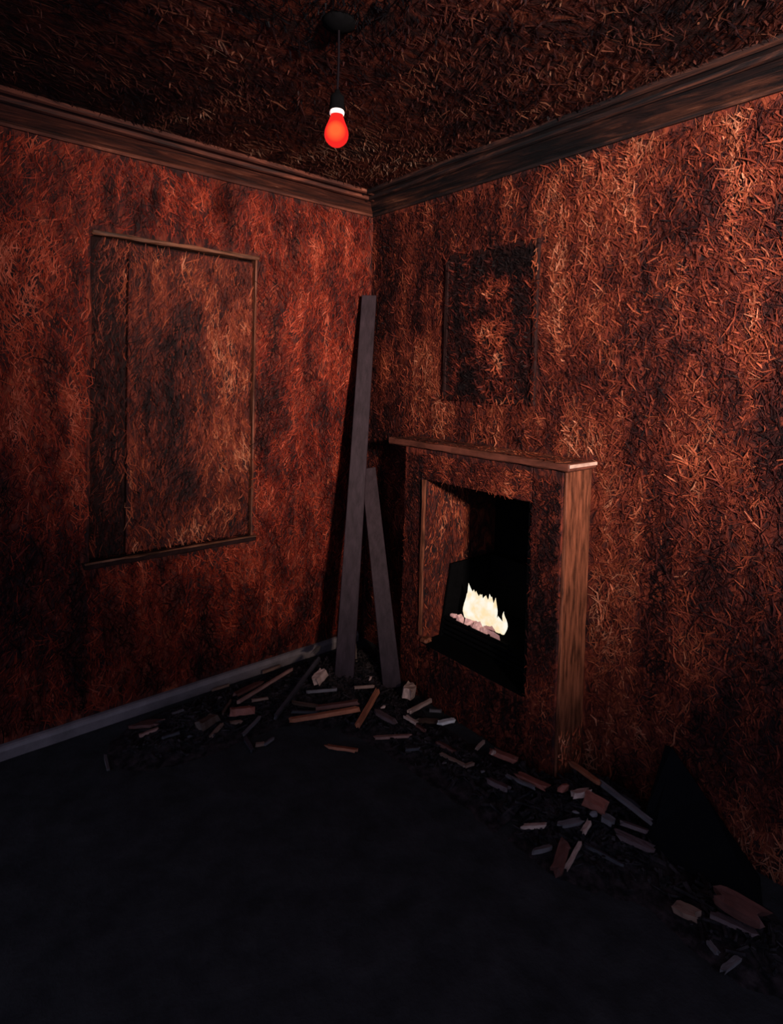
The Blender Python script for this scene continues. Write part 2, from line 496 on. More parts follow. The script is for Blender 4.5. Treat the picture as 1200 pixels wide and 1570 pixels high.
def fpf(n, origin, ua, va, nrm, us, vs, seed, tone=0.0, ang=math.pi/2, sp=0.7, gain=1.0, lmax=0.05):
    flakes('burnt_flakes', n, origin, ua, va, nrm, us, vs, ang, sp, fp, seed, lambda u, v: tone+0*u, None, 0.01, lmax, 0.002, 0.006, gain, 0.003)
fpf(1800, (FX, -0.645, 0.01), (0, 1, 0), (0, 0, 1), (-1, 0, 0), 0.12, 1.13, 31, -0.16)
fpf(2000, (FX, -1.385, 0.01), (0, 1, 0), (0, 0, 1), (-1, 0, 0), 0.125, 1.13, 32, -0.22)
fpf(1200, (FX, -1.257, 1.035), (0, 1, 0), (0, 0, 1), (-1, 0, 0), 0.61, 0.11, 33, -0.06, 0.3)
fpf(1800, (FX, -1.257, 0.01), (0, 1, 0), (0, 0, 1), (-1, 0, 0), 0.61, 0.245, 34, -0.30)
fpf(1500, (FX+0.01, -0.660, 0.30), (1, 0, 0), (0, 0, 1), (0, -1, 0), 0.30, 0.72, 35, 0.12, sp=0.3)

fpf(140, (FX+0.01, -1.4075, 0.02), (1, 0, 0), (0, 0, 1), (0, -1, 0), 0.15, 0.17, 37, 0.42, sp=0.5, gain=2.2)  # overbright orange flakes paint the glow at the foot of the side board

fpf(900, (FX-0.010, -1.40, 1.1985), (1, 0, 0), (0, 1, 0), (0, 0, 1), 0.175, 0.98, 38, -0.05, 1.57)

# black iron grate insert standing on the hearth
gr = empty('fire_grate', (0.03, -0.955, 0.262), 'black iron fire grate standing inside the fireplace opening', 'grate')
def gpoly(name, pts, y0, y1):
    V = [Vector((x, y0, z))-Vector(gr.location) for x, z in pts] + [Vector((x, y1, z))-Vector(gr.location) for x, z in pts]
    n = len(pts)
    F = [tuple(range(n)), tuple(range(n, 2*n))] + [(i, (i+1) % n, (i+1) % n+n, i+n) for i in range(n)]
    return link(name, V, F, M['iron'], gr)
side = [(-0.055, 0.267), (0.30, 0.267), (0.30, 0.604), (0.005, 0.604)]
gpoly('side_plate', side, -0.678, -0.668)
gpoly('side_plate', side, -1.230, -1.220)
box('back_plate', (0.288, -1.219, 0.267), (0.30, -0.679, 0.604), M['iron'], gr, bevel=0.002)
box('base_plate', (-0.045, -1.219, 0.267), (0.287, -0.679, 0.272), M['iron'], gr)
for k in range(4):
    z = 0.285 + k*0.021
    box('front_bar', (-0.050+k*0.003, -1.219, z), (-0.036+k*0.003, -0.679, z+0.014), M['iron'], gr, bevel=0.003)
for k in range(5):
    y = -0.72 - k*0.115
    box('upright', (-0.034, y-0.006, 0.272), (-0.024, y+0.006, 0.366), M['iron'], gr, bevel=0.002)
box('fuel_tray', (-0.02, -1.215, 0.325), (0.28, -0.683, 0.335), M['iron'], gr)

# burning logs and flames on the tray
def chunk_geo(c, size, seed, n=18):
    r = random.Random(seed)
    bm = bmesh.new()
    for _ in range(n):
        p = Vector((r.gauss(0, 1), r.gauss(0, 1), r.gauss(0, 1))).normalized()
        bm.verts.new((p.x*size[0]*r.uniform(.75, 1.05), p.y*size[1]*r.uniform(.75, 1.05), p.z*size[2]*r.uniform(.75, 1.05)))
    res = bmesh.ops.convex_hull(bm, input=bm.verts)
    bmesh.ops.delete(bm, geom=[g for g in res.get('geom_interior', []) if isinstance(g, bmesh.types.BMVert)], context='VERTS')
    bm.verts.index_update()
    V = [Vector(q.co)+Vector(c) for q in bm.verts]
    F = [tuple(q.index for q in fc.verts) for fc in bm.faces]
    bm.free()
    return V, F
LOGS = [((-0.004, -0.712, 0.364), (0.014, 0.028, 0.009), 'flat pale ember sticking out at the left end of the fire'),
        ((-0.002, -0.750, 0.358), (0.022, 0.026, 0.017), 'ash-pink ember second from the left end of the fire'),
        ((0.000, -0.795, 0.358), (0.020, 0.030, 0.018), 'ash-pink ember left of the dark split in the fire bed'),
        ((0.000, -0.858, 0.356), (0.022, 0.026, 0.022), 'ash-pink ember just right of the dark split in the fire bed'),
        ((0.002, -0.905, 0.354), (0.020, 0.030, 0.016), 'broad ash-pink ember under the small right flame'),
        ((0.000, -0.955, 0.350), (0.016, 0.038, 0.013), 'long ash-pink ember at the right end of the fire'),
        ((0.050, -0.830, 0.362), (0.030, 0.120, 0.020), 'long glowing log lying behind the embers of the fire')]
for i, (c, s, lb) in enumerate(LOGS):
    V, F = chunk_geo((0, 0, 0), (s[0]*1.1, s[1]*1.15, s[2]*1.6), 100+i, 14)
    o = link('burning_log' if i == 6 else 'ember', V, F, M['ash'])
    o.location = c
    tag(o, lb, 'ember', 'glowing fuel in the fire grate')

fm = bpy.data.materials.new('flame')
fm.use_nodes = True
nt = fm.node_tree
for nd in list(nt.nodes):
    nt.nodes.remove(nd)
om = nt.nodes.new('ShaderNodeOutputMaterial')
em = nt.nodes.new('ShaderNodeEmission')
em.inputs['Strength'].default_value = 1.0
tc = nt.nodes.new('ShaderNodeTexCoord')
nz = nt.nodes.new('ShaderNodeTexNoise')
nz.inputs['Scale'].default_value = 22
rp = nt.nodes.new('ShaderNodeValToRGB')
rp.color_ramp.elements[0].position = 0.35
rp.color_ramp.elements[0].color = (1.0, 0.78, 0.47, 1)
rp.color_ramp.elements[1].position = 0.62
rp.color_ramp.elements[1].color = (1.0, 0.96, 0.84, 1)
nt.links.new(tc.outputs['Object'], nz.inputs['Vector'])
nt.links.new(nz.outputs['Fac'], rp.inputs[0])
nt.links.new(rp.outputs[0], em.inputs['Color'])
nt.links.new(em.outputs[0], om.inputs['Surface'])

fire = empty('fire', (0.045, -0.84, 0.37), 'bright pale yellow fire burning in the grate', 'fire')
def flame(y, h, r, lean, seed, x=0.045):
    rr = random.Random(seed)
    V, F = [], []
    n, sg = 9, 10
    for i in range(n):
        t = i/(n-1)
        rad = r*(0.78+0.35*math.sin(math.pi*min(1, t*1.2)))*(1 if t < 0.45 else max(0.03, 1-((t-0.45)/0.55)**2.0))
        cy, cx_ = lean*t*t + 0.006*math.sin(6*t+seed), 0.004*math.sin(5*t+seed*2)
        for k in range(sg):
            a = 2*math.pi*k/sg + t*0.6
            q = rad*(1+rr.uniform(-.08, .08))
            V.append((x+cx_+q*0.6*math.cos(a)-0.045, y+cy+q*math.sin(a)+0.84, 0.355+h*t-0.37))
    for i in range(n-1):
        for k in range(sg):
            a, b = i*sg+k, i*sg+(k+1) % sg
            F.append((a, b, b+sg, a+sg))
    F += [tuple(range(sg)), tuple(range(len(V)-sg, len(V)))]
    o = link('flame', V, F, fm, fire, True)
    return o
for a in ((-0.752, 0.115, 0.020, 0.004, 1), (-0.772, 0.168, 0.026, 0.012, 2), (-0.800, 0.150, 0.034, 0.004, 3), (-0.832, 0.140, 0.036, -0.004, 4),
          (-0.862, 0.142, 0.034, 0.006, 5), (-0.890, 0.158, 0.028, 0.004, 6), (-0.908, 0.150, 0.018, -0.016, 7), (-0.950, 0.070, 0.022, 0.008, 8), (-0.972, 0.105, 0.012, -0.006, 9), (-0.925, 0.060, 0.020, 0.0, 10)):
    flame(*a)
for k, (y, h) in enumerate(((-0.79, 0.135), (-0.82, 0.130), (-0.85, 0.132), (-0.88, 0.138))):
    flame(y, h, 0.036, 0.0, 20+k, 0.062)

# ------------------------------------------------------------------ dark framed panel above the mantel
pic = empty('charred_picture', (0.0, -0.867, 1.39), 'dark charred framed picture panel hanging above the mantel shelf', 'picture')
PY0, PY1, PZ0, PZ1 = -1.138, -0.598, 1.392, 2.086
cv = box('canvas', (-0.010, PY0+0.02, PZ0+0.02), (-0.0005, PY1-0.02, PZ1-0.02), M['char_dark'], pic)
for nm, lo, hi in (('frame_rail', (PY0, PZ0), (PY1, PZ0+0.022)), ('frame_rail', (PY0, PZ1-0.022), (PY1, PZ1)),
                   ('frame_stile', (PY0, PZ0+0.0225), (PY0+0.022, PZ1-0.0225)), ('frame_stile', (PY1-0.022, PZ0+0.0225), (PY1, PZ1-0.0225))):
    box(nm, (-0.016, lo[0], lo[1]), (-0.0005, hi[0], hi[1]), M['char_dark'], pic, bevel=0.004, wobble=0.0015, cuts=8)
def tone_pic(u, v):
    g = lambda a, b, s, t: np.exp(-(((u-a)/s)**2+((v-b)/t)**2))
    return -0.33 + 0.22*g(0.22, 0.36, 0.16, 0.22) + 0.10*vnoise(u*12, v*12) + 0.5*g(0.22, 0.47, 0.10, 0.05) + 0.45*g(0.27, 0.30, 0.06, 0.05) + 0.8*g(0.165, 0.155, 0.025, 0.035) + 0.6*g(0.33, 0.155, 0.05, 0.03) + 0.25*g(0.12, 0.50, 0.05, 0.03)
flakes('burnt_flakes', 3000, (-0.010, PY0+0.03, PZ0+0.03), (0, 1, 0), (0, 0, 1), (-1, 0, 0), 0.48, 0.63, 0.6, 0.9, pic, 41, tone_pic, None, 0.02, 0.06, 0.003, 0.01)
flakes('burnt_flakes', 3000, (-0.017, PY0, PZ0), (0, 1, 0), (0, 0, 1), (-1, 0, 0), 0.54, 0.694, 1.57, 0.7, pic, 42, lambda u, v: -0.08+0*u,
       lambda u, v: (u < 0.02) | (v > 0.674) | (v < 0.02), 0.02, 0.06, 0.003, 0.008)

# ------------------------------------------------------------------ hanging red bulb
BX, BY = -1.118, -1.272
lamp = empty('pendant_lamp', (BX, BY, H), 'lit red light bulb hanging from the ceiling on a thin cord', 'lamp')
lathe('ceiling_rose', [(0.0, 0), (0.046, 0), (0.044, -0.010), (0.030, -0.018), (0.014, -0.024), (0.0, -0.025)], (0, 0, 0), M['soot'], lamp)
V, F = [], []
ZS = 2.268 - H
for i in range(13):
    t = i/12
    z = -0.02 + (ZS+0.02)*t
    for k in range(8):
        a = 2*math.pi*k/8
        V.append((0.0032*math.cos(a)+0.0035*math.sin(3.0*t)*(1-t), 0.0032*math.sin(a)+0.002*math.sin(5*t)*(1-t), z))
for i in range(12):
    for k in range(8):
        a, b = i*8+k, i*8+(k+1) % 8
        F.append((a, b, b+8, a+8))
link('cord', V, F, M['cord'], lamp, True)
lathe('socket', [(0.0, 0.004), (0.006, 0.004), (0.008, -0.004), (0.017, -0.012), (0.019, -0.018), (0.019, -0.040), (0.021, -0.043), (0.021, -0.050), (0.017, -0.052), (0.0, -0.052)],
      (0, 0, ZS), M['soot'], lamp)
rb = bpy.data.materials.new('lit_red_glass')
rb.use_nodes = True
nt = rb.node_tree
for nd in list(nt.nodes):
    nt.nodes.remove(nd)
om = nt.nodes.new('ShaderNodeOutputMaterial')
em = nt.nodes.new('ShaderNodeEmission')
em.inputs['Strength'].default_value = 1.0
tc = nt.nodes.new('ShaderNodeTexCoord')
vm = nt.nodes.new('ShaderNodeVectorMath')
vm.operation = 'DISTANCE'
vm.inputs[1].default_value = (-0.018, -0.022, ZS-0.115)
mr = nt.nodes.new('ShaderNodeMapRange')
mr.inputs['From Min'].default_value = 0.012
mr.inputs['From Max'].default_value = 0.030
rp = nt.nodes.new('ShaderNodeValToRGB')
rp.color_ramp.elements[0].color = (1.1, 0.14, 0.035, 1)
rp.color_ramp.elements[1].color = (0.95, 0.022, 0.018, 1)
nt.links.new(tc.outputs['Object'], vm.inputs[0])
nt.links.new(vm.outputs['Value'], mr.inputs['Value'])
nt.links.new(mr.outputs[0], rp.inputs[0])
nt.links.new(rp.outputs[0], em.inputs['Color'])
nt.links.new(em.outputs[0], om.inputs['Surface'])
gprof = [(0.0125, -0.050), (0.0150, -0.058), (0.0172, -0.066), (0.0205, -0.076), (0.0245, -0.086), (0.0288, -0.096), (0.0318, -0.106), (0.0328, -0.115), (0.0318, -0.124), (0.0280, -0.133), (0.0220, -0.140), (0.0145, -0.1455), (0.0070, -0.1480), (0.0005, -0.1488)]
gb = lathe('glass_bulb', gprof, (0, 0, ZS), rb, lamp, 28)
cm = mat('lit_white_collar', (0.9, 0.8, 0.78), 0.4, 0.4, emis=(1.0, 0.62, 0.58), est=0.6)
lathe('collar', [(0.0150, -0.0505), (0.0185, -0.0515), (0.0200, -0.056), (0.0196, -0.0615), (0.0172, -0.064), (0.0155, -0.058)], (0, 0, ZS), cm, gb)
bl = light('bulb_glow', 'POINT', (BX, BY, 2.268-0.185), None, 0.9, (1.0, 0.10, 0.05), shadow_soft_size=0.03)

# ------------------------------------------------------------------ planks leaning in the corner
camR = Vector((0.766, -0.643, 0))
def plank(p0, p1, wdt, thk, axis, label, taper=1.0, bow=0.0):
    V, F = oriented_box(p0, p1, axis, wdt, thk, 10, 0.004, bow, taper)
    base = Vector(p0)
    o = link('leaning_plank', [q-base for q in V], F, M['plank'])
    o.location = base
    bm = bmesh.new()
    bm.from_mesh(o.data)
    bmesh.ops.bevel(bm, geom=[e for e in bm.edges if e.calc_face_angle(0) > 0.5], offset=0.003, segments=1, affect='EDGES')
    bm.to_mesh(o.data)
    bm.free()
    return tag(o, label, 'plank', 'planks leaning in the corner')
plank((-0.425, -0.412, 0.035), (-0.062, -0.062, 1.935), 0.092, 0.036, camR, 'tall dark grey plank leaning into the corner, the longest of the planks', 0.86, 0.006)
plank((-0.250, -0.560, 0.030), (-0.055, -0.085, 0.985), 0.088, 0.040, camR, 'shorter dark plank leaning behind the tall one, its foot nearer the fireplace', 0.9)
V, F = oriented_box((-0.30, -0.33, 0.05), (-0.18, -0.10, 0.42), camR, 0.028, 0.014, 4, 0.006)
o = link('leaning_stick', [q-Vector((-0.30, -0.33, 0.05)) for q in V], F, M['w_umber'])
o.location = (-0.30, -0.33, 0.05)
tag(o, 'thin brown stick leaning in the dark gap between the two planks', 'stick')

# black broken board leaning on the right wall
tri = [Vector((-0.010, -1.735, 0.255)), Vector((-0.018, -1.760, 0.262)), Vector((-0.020, -1.88, 0.150)), Vector((-0.022, -2.035, 0.004)), Vector((-0.14, -2.08, 0.004)), Vector((-0.20, -1.78, 0.004)), Vector((-0.14, -1.735, 0.07))]
nrm = Vector((-0.8, 0, 0.6)).normalized()
c0 = Vector((-0.1, -1.85, 0.0))
V = [p-c0 for p in tri] + [p-c0+nrm*0.014 for p in tri]
n = len(tri)
F = [tuple(range(n)), tuple(range(n, 2*n))] + [(i, (i+1) % n, (i+1) % n+n, i+n) for i in range(n)]
o = link('charred_board', V, F, M['black_board'])
o.location = c0
tag(o, 'black triangular charred board leaning at the foot of the right wall', 'board')

# ------------------------------------------------------------------ heaps of black rubble along the walls
def seg_d(p, a, b):
    p, a, b = Vector(p), Vector(a), Vector(b)
    t = max(0, min(1, (p-a).dot(b-a)/(b-a).dot(b-a)))
    return (p-(a+(b-a)*t)).length
def mound(x, y):
    d = -y
    h = .055*math.exp(-((d-.26)/.14)**2)*max(0, min(1, (x+1.45)/.35))*max(0, min(1, (-.02-x)/.2))
    h += .06*math.exp(-((x+.4)**2+(y+.42)**2)/.2**2)
    h += .03*math.exp(-(seg_d((x, y), (-.42, -.6), (-.36, -1.35))/.12)**2)
    h += .07*math.exp(-(((x+.2)/.2)**2+((y+1.58)/.2)**2))
    h += .03*math.exp(-(((x+.27)/.12)**2+((y+2.05)/.16)**2))
    return h
def heap(name, x0, x1, y0, y1, label, seed, bits):
    r = random.Random(seed)
    st = 0.02
    nx, ny = int((x1-x0)/st), int((y1-y0)/st)
    V, F = [], []
    for i in range(nx+1):
        for j in range(ny+1):
            x, y = x0+i*st, y0+j*st
            h = mound(x, y)
            h += (noise.noise(Vector((x*28, y*28, seed)))*0.010 + noise.noise(Vector((x*60, y*60, seed)))*0.005)*min(1, h*30) - 0.006
            V.append((x, y, max(h, -0.012)))
    for i in range(nx):
        for j in range(ny):
            q = (i*(ny+1)+j, (i+1)*(ny+1)+j, (i+1)*(ny+1)+j+1, i*(ny+1)+j+1)
            if max(V[k][2] for k in q) > 0.0:
                F.append(q)
    geo = [(V, F)]
    k = 0
    while k < bits:
        x, y = r.uniform(x0, x1), r.uniform(y0, y1)
        h = mound(x, y)
        if h < 0.010 + 0.02*r.random():
            continue
        a, e = r.uniform(0, math.pi), r.gauss(0, 0.25)
        L = r.uniform(0.012, 0.06)
        d = Vector((math.cos(a), math.sin(a), e)).normalized()*L/2
        c = Vector((x, y, h+0.001))
        if max(abs((c+d).y), 0) < 0.05 or (c+d).y > -0.04 or (c-d).y > -0.04 or max((c+d).x, (c-d).x) > -0.03:
            k += 1
            continue
        geo.append(oriented_box(c-d, c+d, (-d.y, d.x, r.gauss(0, .01)), r.uniform(0.004, 0.014), r.uniform(0.003, 0.008), 1))
        k += 1
    V, F = join_geo(geo)
    o = link(name, V, F, M['rubble'])
    return tag(o, label, 'rubble', kind='stuff')
heap('rubble_heap', -1.5, -0.03, -0.62, -0.05, 'black charred rubble and splinters heaped along the left wall and corner', 2, 1300)
heap('rubble_heap', -0.62, -0.19, -1.42, -0.62, 'thin trail of black rubble in front of the fireplace', 4, 500)
heap('rubble_heap', -0.62, -0.03, -2.3, -1.44, 'black rubble heaped along the right wall beyond the fireplace', 6, 800)

# ------------------------------------------------------------------ single pieces of broken wood and brick
PIECES = [
    ('wood_splinter', 'short pale wood splinter lying parallel beside the left baseboard', (-0.9161, -0.0452, 0.0126), (-0.8347, -0.0505, 0.0133), 0.0122, 0.0102, 'tan', 'slab'),
    ('wood_splinter', 'short light lath close to the baseboard, nearest to the corner of the room', (-0.6691, -0.0596, 0.0255), (-0.5642, -0.0595, 0.0263), 0.0136, 0.0119, 'tan', 'slab'),
    ('wood_stick', 'long straight pale stick pointing diagonally at the room corner, on the left heap', (-0.9219, -0.325, 0.0823), (-0.6101, -0.2447, 0.0992), 0.0122, 0.0119, 'pink', 'slab'),
    ('brick_fragment', 'pinkish rectangular brick-like block in the middle of the left heap', (-0.9634, -0.3451, 0.0636), (-0.8716, -0.3719, 0.0549), 0.0306, 0.0272, 'brick', 'slab'),
    ('board_fragment', 'flat dark red board fragment lying behind the pinkish block', (-0.9063, -0.2527, 0.0764), (-0.7551, -0.2173, 0.0713), 0.0408, 0.0102, 'redwood', 'slab'),
    ('wood_splinter', 'short thin splinter just right of the flat dark red board fragment', (-0.8567, -0.3292, 0.0705), (-0.7869, -0.3463, 0.066), 0.0095, 0.0102, 'tan', 'slab'),
    ('wood_splinter', 'small pale chip just below the pinkish block', (-0.9793, -0.3748, 0.036), (-0.9272, -0.3884, 0.0317), 0.0122, 0.0119, 'tan', 'slab'),
    ('wood_block', 'dull brown square wood block on the left heap front', (-1.1029, -0.3495, 0.0532), (-1.0175, -0.3307, 0.0595), 0.0408, 0.0298, 'umber', 'slab'),
    ('wood_splinter', 'short stick leaning beside the dull brown square block', (-1.0726, -0.4026, 0.0274), (-1.0056, -0.3629, 0.04), 0.0122, 0.0119, 'tan', 'slab'),
    ('board_fragment', 'dull red splintered board end, leftmost of the debris heap', (-1.2878, -0.1164, 0.017), (-1.2058, -0.2056, 0.0408), 0.056, 0.0119, 'redwood', 'splinter'),
    ('wood_splinter', 'thin pale stick in front of the leftmost splintered board', (-1.2952, -0.228, 0.031), (-1.2246, -0.2465, 0.043), 0.0122, 0.0119, 'pink', 'slab'),
    ('wood_splinter', 'tiny grey chip between the left baseboard and the leftmost splintered board', (-1.1453, -0.171, 0.0387), (-1.1016, -0.1881, 0.0481), 0.0109, 0.0102, 'grey', 'slab'),
    ('wood_splinter', 'dark curved splinter right of the leftmost splintered board', (-1.2336, -0.3049, 0.0378), (-1.1719, -0.3206, 0.0433), 0.0122, 0.0102, 'char', 'slab'),
    ('wood_chip', 'tiny dark chip at the front of the left heap before the brown block', (-1.154, -0.358, 0.0364), (-1.1272, -0.364, 0.0372), 0.0144, 0.0119, 'char', 'chunk'),
    ('wood_stick', 'thin grey stick slanting up to the right in front of the pinkish block', (-0.9636, -0.4643, 0.0245), (-0.8608, -0.4113, 0.0354), 0.0109, 0.0119, 'grey', 'slab'),
    ('wood_splinter', 'short dark splinter left of the pinkish block', (-0.9909, -0.3289, 0.0603), (-0.929, -0.2761, 0.0713), 0.0095, 0.0102, 'umber', 'slab'),
    ('wood_chip', 'tiny grey chip between the baseboard and the pinkish block', (-0.9606, -0.1919, 0.0501), (-0.9265, -0.1903, 0.0497), 0.0144, 0.0119, 'grey', 'chunk'),
    ('wood_splinter', 'pale chip at the very front of the left heap, left half of a hook shape', (-0.9398, -0.5324, 0.0093), (-0.9068, -0.5466, 0.0089), 0.0109, 0.0119, 'tan', 'slab'),
    ('wood_splinter', 'pale chip at the very front of the left heap, right half of a hook shape', (-0.9142, -0.5552, 0.0109), (-0.8654, -0.5405, 0.0113), 0.0095, 0.0102, 'grey', 'slab'),
    ('wood_splinter', 'dark blue-grey splinter pointing at the viewer at the front of the left heap', (-0.9557, -0.4661, 0.0143), (-0.9663, -0.5571, 0.0086), 0.0136, 0.0119, 'char', 'slab'),
    ('wood_splinter', 'short grey splinter beside the long dark diagonal stick', (-0.7918, -0.4325, 0.0404), (-0.7225, -0.4057, 0.0501), 0.0109, 0.0102, 'grey', 'slab'),
    ('wood_stick', 'long dark stick rising diagonally towards the corner, left of the leaning planks', (-0.8345, -0.4927, 0.0644), (-0.5, -0.3104, 0.1429), 0.015, 0.017, 'char', 'slab'),
    ('wood_block', 'small pale pink square block just left of the leaning planks', (-0.5905, -0.4141, 0.102), (-0.5263, -0.3961, 0.1229), 0.034, 0.0382, 'pale', 'slab'),
    ('rubble_chunk', 'grey lump of rubble at the end of the baseboard in the corner', (-0.4892, -0.224, 0.1284), (-0.3488, -0.1095, 0.0882), 0.032, 0.034, 'grey', 'chunk'),
    ('wood_lath', 'long bright orange-brown lath lying across the heap before the leaning planks', (-0.7824, -0.5317, 0.0529), (-0.5265, -0.6661, 0.072), 0.019, 0.017, 'orange', 'slab'),
    ('wood_lath', 'reddish lath lying just behind the long bright orange-brown lath', (-0.6555, -0.5388, 0.0644), (-0.5075, -0.6401, 0.0851), 0.0204, 0.0153, 'redwood', 'slab'),
    ('wood_stick', 'thin brown stick crossing behind the long bright orange-brown lath', (-0.7178, -0.4312, 0.0601), (-0.6031, -0.5714, 0.0582), 0.0109, 0.0119, 'umber', 'slab'),
    ('wood_stick', 'thin dark stick under the long bright orange-brown lath', (-0.7406, -0.4709, 0.0459), (-0.6487, -0.5495, 0.0469), 0.0095, 0.0102, 'char', 'slab'),
    ('wood_lath', 'orange-brown lath pointing away, between the feet of the leaning planks', (-0.5907, -0.7393, 0.0546), (-0.3922, -0.6313, 0.0979), 0.0204, 0.0153, 'orange', 'slab'),
    ('board_fragment', 'dull purple-brown board piece right of the orange lath that points away', (-0.4614, -0.6926, 0.0528), (-0.4375, -0.8083, 0.0478), 0.0238, 0.0136, 'pinkdark', 'slab'),
    ('wood_stick', 'thin blue-grey stick under the foot of the left leaning plank', (-0.6438, -0.4342, 0.0833), (-0.5388, -0.5162, 0.0962), 0.0095, 0.0119, 'grey', 'slab'),
    ('wood_splinter', 'thin stick lying between the feet of the two leaning planks', (-0.4736, -0.5598, 0.1026), (-0.397, -0.6041, 0.1026), 0.0095, 0.0119, 'tan', 'slab'),
    ('wood_chip', 'tiny pale chip behind, between the feet of the two leaning planks', (-0.4162, -0.5894, 0.1295), (-0.3806, -0.5726, 0.1292), 0.016, 0.017, 'pale', 'chunk'),
    ('wood_chip', 'tiny pale chip above the dull purple-brown board piece', (-0.4499, -0.718, 0.0719), (-0.4203, -0.7216, 0.0747), 0.016, 0.0136, 'pale', 'chunk'),
    ('rubble_chunk', 'crumpled pale splintered lump right of the right leaning plank foot', (-0.2891, -0.7053, 0.0693), (-0.2108, -0.6519, 0.0569), 0.048, 0.0425, 'pale', 'splinter'),
    ('wood_splinter', 'bright pale stick lying left of the fireplace, below the crumpled lump', (-0.3679, -0.8075, 0.0673), (-0.191, -0.7657, 0.0408), 0.015, 0.0136, 'pale', 'slab'),
    ('wood_splinter', 'short bright chip pointing down right, below the bright pale stick', (-0.3786, -0.7951, 0.0482), (-0.3693, -0.8636, 0.0465), 0.015, 0.0119, 'pale', 'slab'),
    ('board_fragment', 'dark strip of wood ending in the white chip before the fireplace', (-0.3358, -0.8317, 0.0302), (-0.2431, -0.8732, 0.0132), 0.0204, 0.0102, 'umber', 'slab'),
    ('wood_chip', 'bright white chip on the floor before the left side of the fireplace', (-0.2827, -0.9007, 0.0324), (-0.1942, -0.9143, 0.0217), 0.0204, 0.0119, 'white', 'slab'),
    ('wood_splinter', 'thin grey sliver just behind the bright white chip', (-0.2314, -0.7953, 0.0218), (-0.1885, -0.8278, 0.0181), 0.0109, 0.0102, 'grey', 'slab'),
    ('wood_splinter', 'small reddish splinter below the dark strip of wood with the white end', (-0.37, -0.8526, 0.0358), (-0.3657, -0.9121, 0.0355), 0.0122, 0.0102, 'redwood', 'slab'),
    ('wood_lath', 'narrow pale lath lying flat in front of the corner heap', (-0.5427, -0.7929, 0.0163), (-0.4308, -0.8997, 0.0349), 0.015, 0.0102, 'pink', 'slab'),
    ('wood_chip', 'isolated orange-brown chip lying furthest forward on the floor before the planks', (-0.72, -0.7091, 0.0078), (-0.6379, -0.8093, 0.0082), 0.0204, 0.0102, 'orange', 'slab'),
    ('wood_splinter', 'faint dark splinter on the floor below the narrow pale lath', (-0.4944, -0.9363, 0.0219), (-0.4523, -0.9742, 0.0301), 0.015, 0.0102, 'char', 'slab'),
    ('wood_splinter', 'reddish splinter at the start of the debris trail before the fireplace', (-0.3826, -0.9911, 0.0379), (-0.3693, -1.0832, 0.0377), 0.015, 0.0119, 'redwood', 'slab'),
    ('wood_stick', 'thin pale stick in the trail before the fireplace, long arm of a hook shape', (-0.4184, -1.0498, 0.0348), (-0.3953, -1.1627, 0.0366), 0.0095, 0.0102, 'tan', 'slab'),
    ('wood_splinter', 'small pale piece forming the short arm of the hook shape before the fireplace', (-0.4033, -1.1634, 0.0378), (-0.3596, -1.1764, 0.0392), 0.0122, 0.0102, 'tan', 'slab'),
    ('wood_splinter', 'tiny pale sliver pointing up right before the fireplace base', (-0.2826, -1.1177, 0.034), (-0.2082, -1.094, 0.0221), 0.0109, 0.0119, 'pale', 'slab'),
    ('board_fragment', 'reddish piece lying against the middle of the fireplace base', (-0.2417, -1.1567, 0.03), (-0.2103, -1.2633, 0.0317), 0.0272, 0.017, 'brick', 'slab'),
    ('wood_chip', 'tiny pale chip on the left end of the reddish piece by the fireplace base', (-0.2948, -1.2007, 0.0612), (-0.2573, -1.1953, 0.0537), 0.02, 0.017, 'pale', 'chunk'),
    ('wood_block', 'dull reddish-grey block in the trail before the fireplace, nearest to the viewer', (-0.3929, -1.2728, 0.0416), (-0.3806, -1.358, 0.0485), 0.0238, 0.017, 'pinkdark', 'slab'),
    ('wood_stick', 'thin dark grey stick in the trail beside the reddish split board', (-0.3326, -1.3074, 0.0519), (-0.3148, -1.4205, 0.062), 0.0095, 0.0102, 'grey', 'slab'),
    ('board_fragment', 'reddish split board ending just left of the fireplace bottom right corner', (-0.294, -1.3277, 0.0515), (-0.286, -1.4517, 0.0672), 0.0272, 0.0136, 'brick', 'slab'),
    ('wood_chip', 'tiny blue-grey chip left of the dull reddish-grey block', (-0.3858, -1.2259, 0.0395), (-0.3583, -1.2304, 0.0402), 0.016, 0.0136, 'grey', 'chunk'),
    ('wood_chip', 'tiny dim chip left of the thin hook shape before the fireplace', (-0.4495, -1.0921, 0.0288), (-0.4319, -1.1024, 0.032), 0.0128, 0.0102, 'grey', 'chunk'),
    ('wood_stick', 'orange-lit stick leaning from the fireplace right side down the right wall', (-0.1446, -1.4501, 0.0993), (-0.198, -1.5982, 0.1276), 0.015, 0.0136, 'orange', 'slab'),
    ('wood_stick', 'long dark grey stick along the right wall towards the black triangular board', (-0.1919, -1.5946, 0.1276), (-0.1774, -1.7736, 0.0866), 0.0136, 0.0136, 'grey', 'slab'),
    ('brick_fragment', 'orange lump at the fireplace bottom right corner', (-0.3064, -1.5073, 0.0896), (-0.2519, -1.5147, 0.0995), 0.036, 0.034, 'brick', 'chunk'),
    ('wood_block', 'pale jagged block behind the rounded red block by the fireplace corner', (-0.2963, -1.556, 0.1064), (-0.2438, -1.5919, 0.1171), 0.024, 0.017, 'pale', 'splinter'),
    ('brick_fragment', 'rounded red brick fragment right of the fireplace corner', (-0.2735, -1.5885, 0.1083), (-0.258, -1.658, 0.1023), 0.0374, 0.0298, 'brick', 'slab'),
    ('wood_stick', 'pale short stick lying level, leftmost of the right debris group', (-0.4585, -1.473, 0.0232), (-0.3994, -1.5277, 0.0352), 0.0136, 0.0119, 'pale', 'slab'),
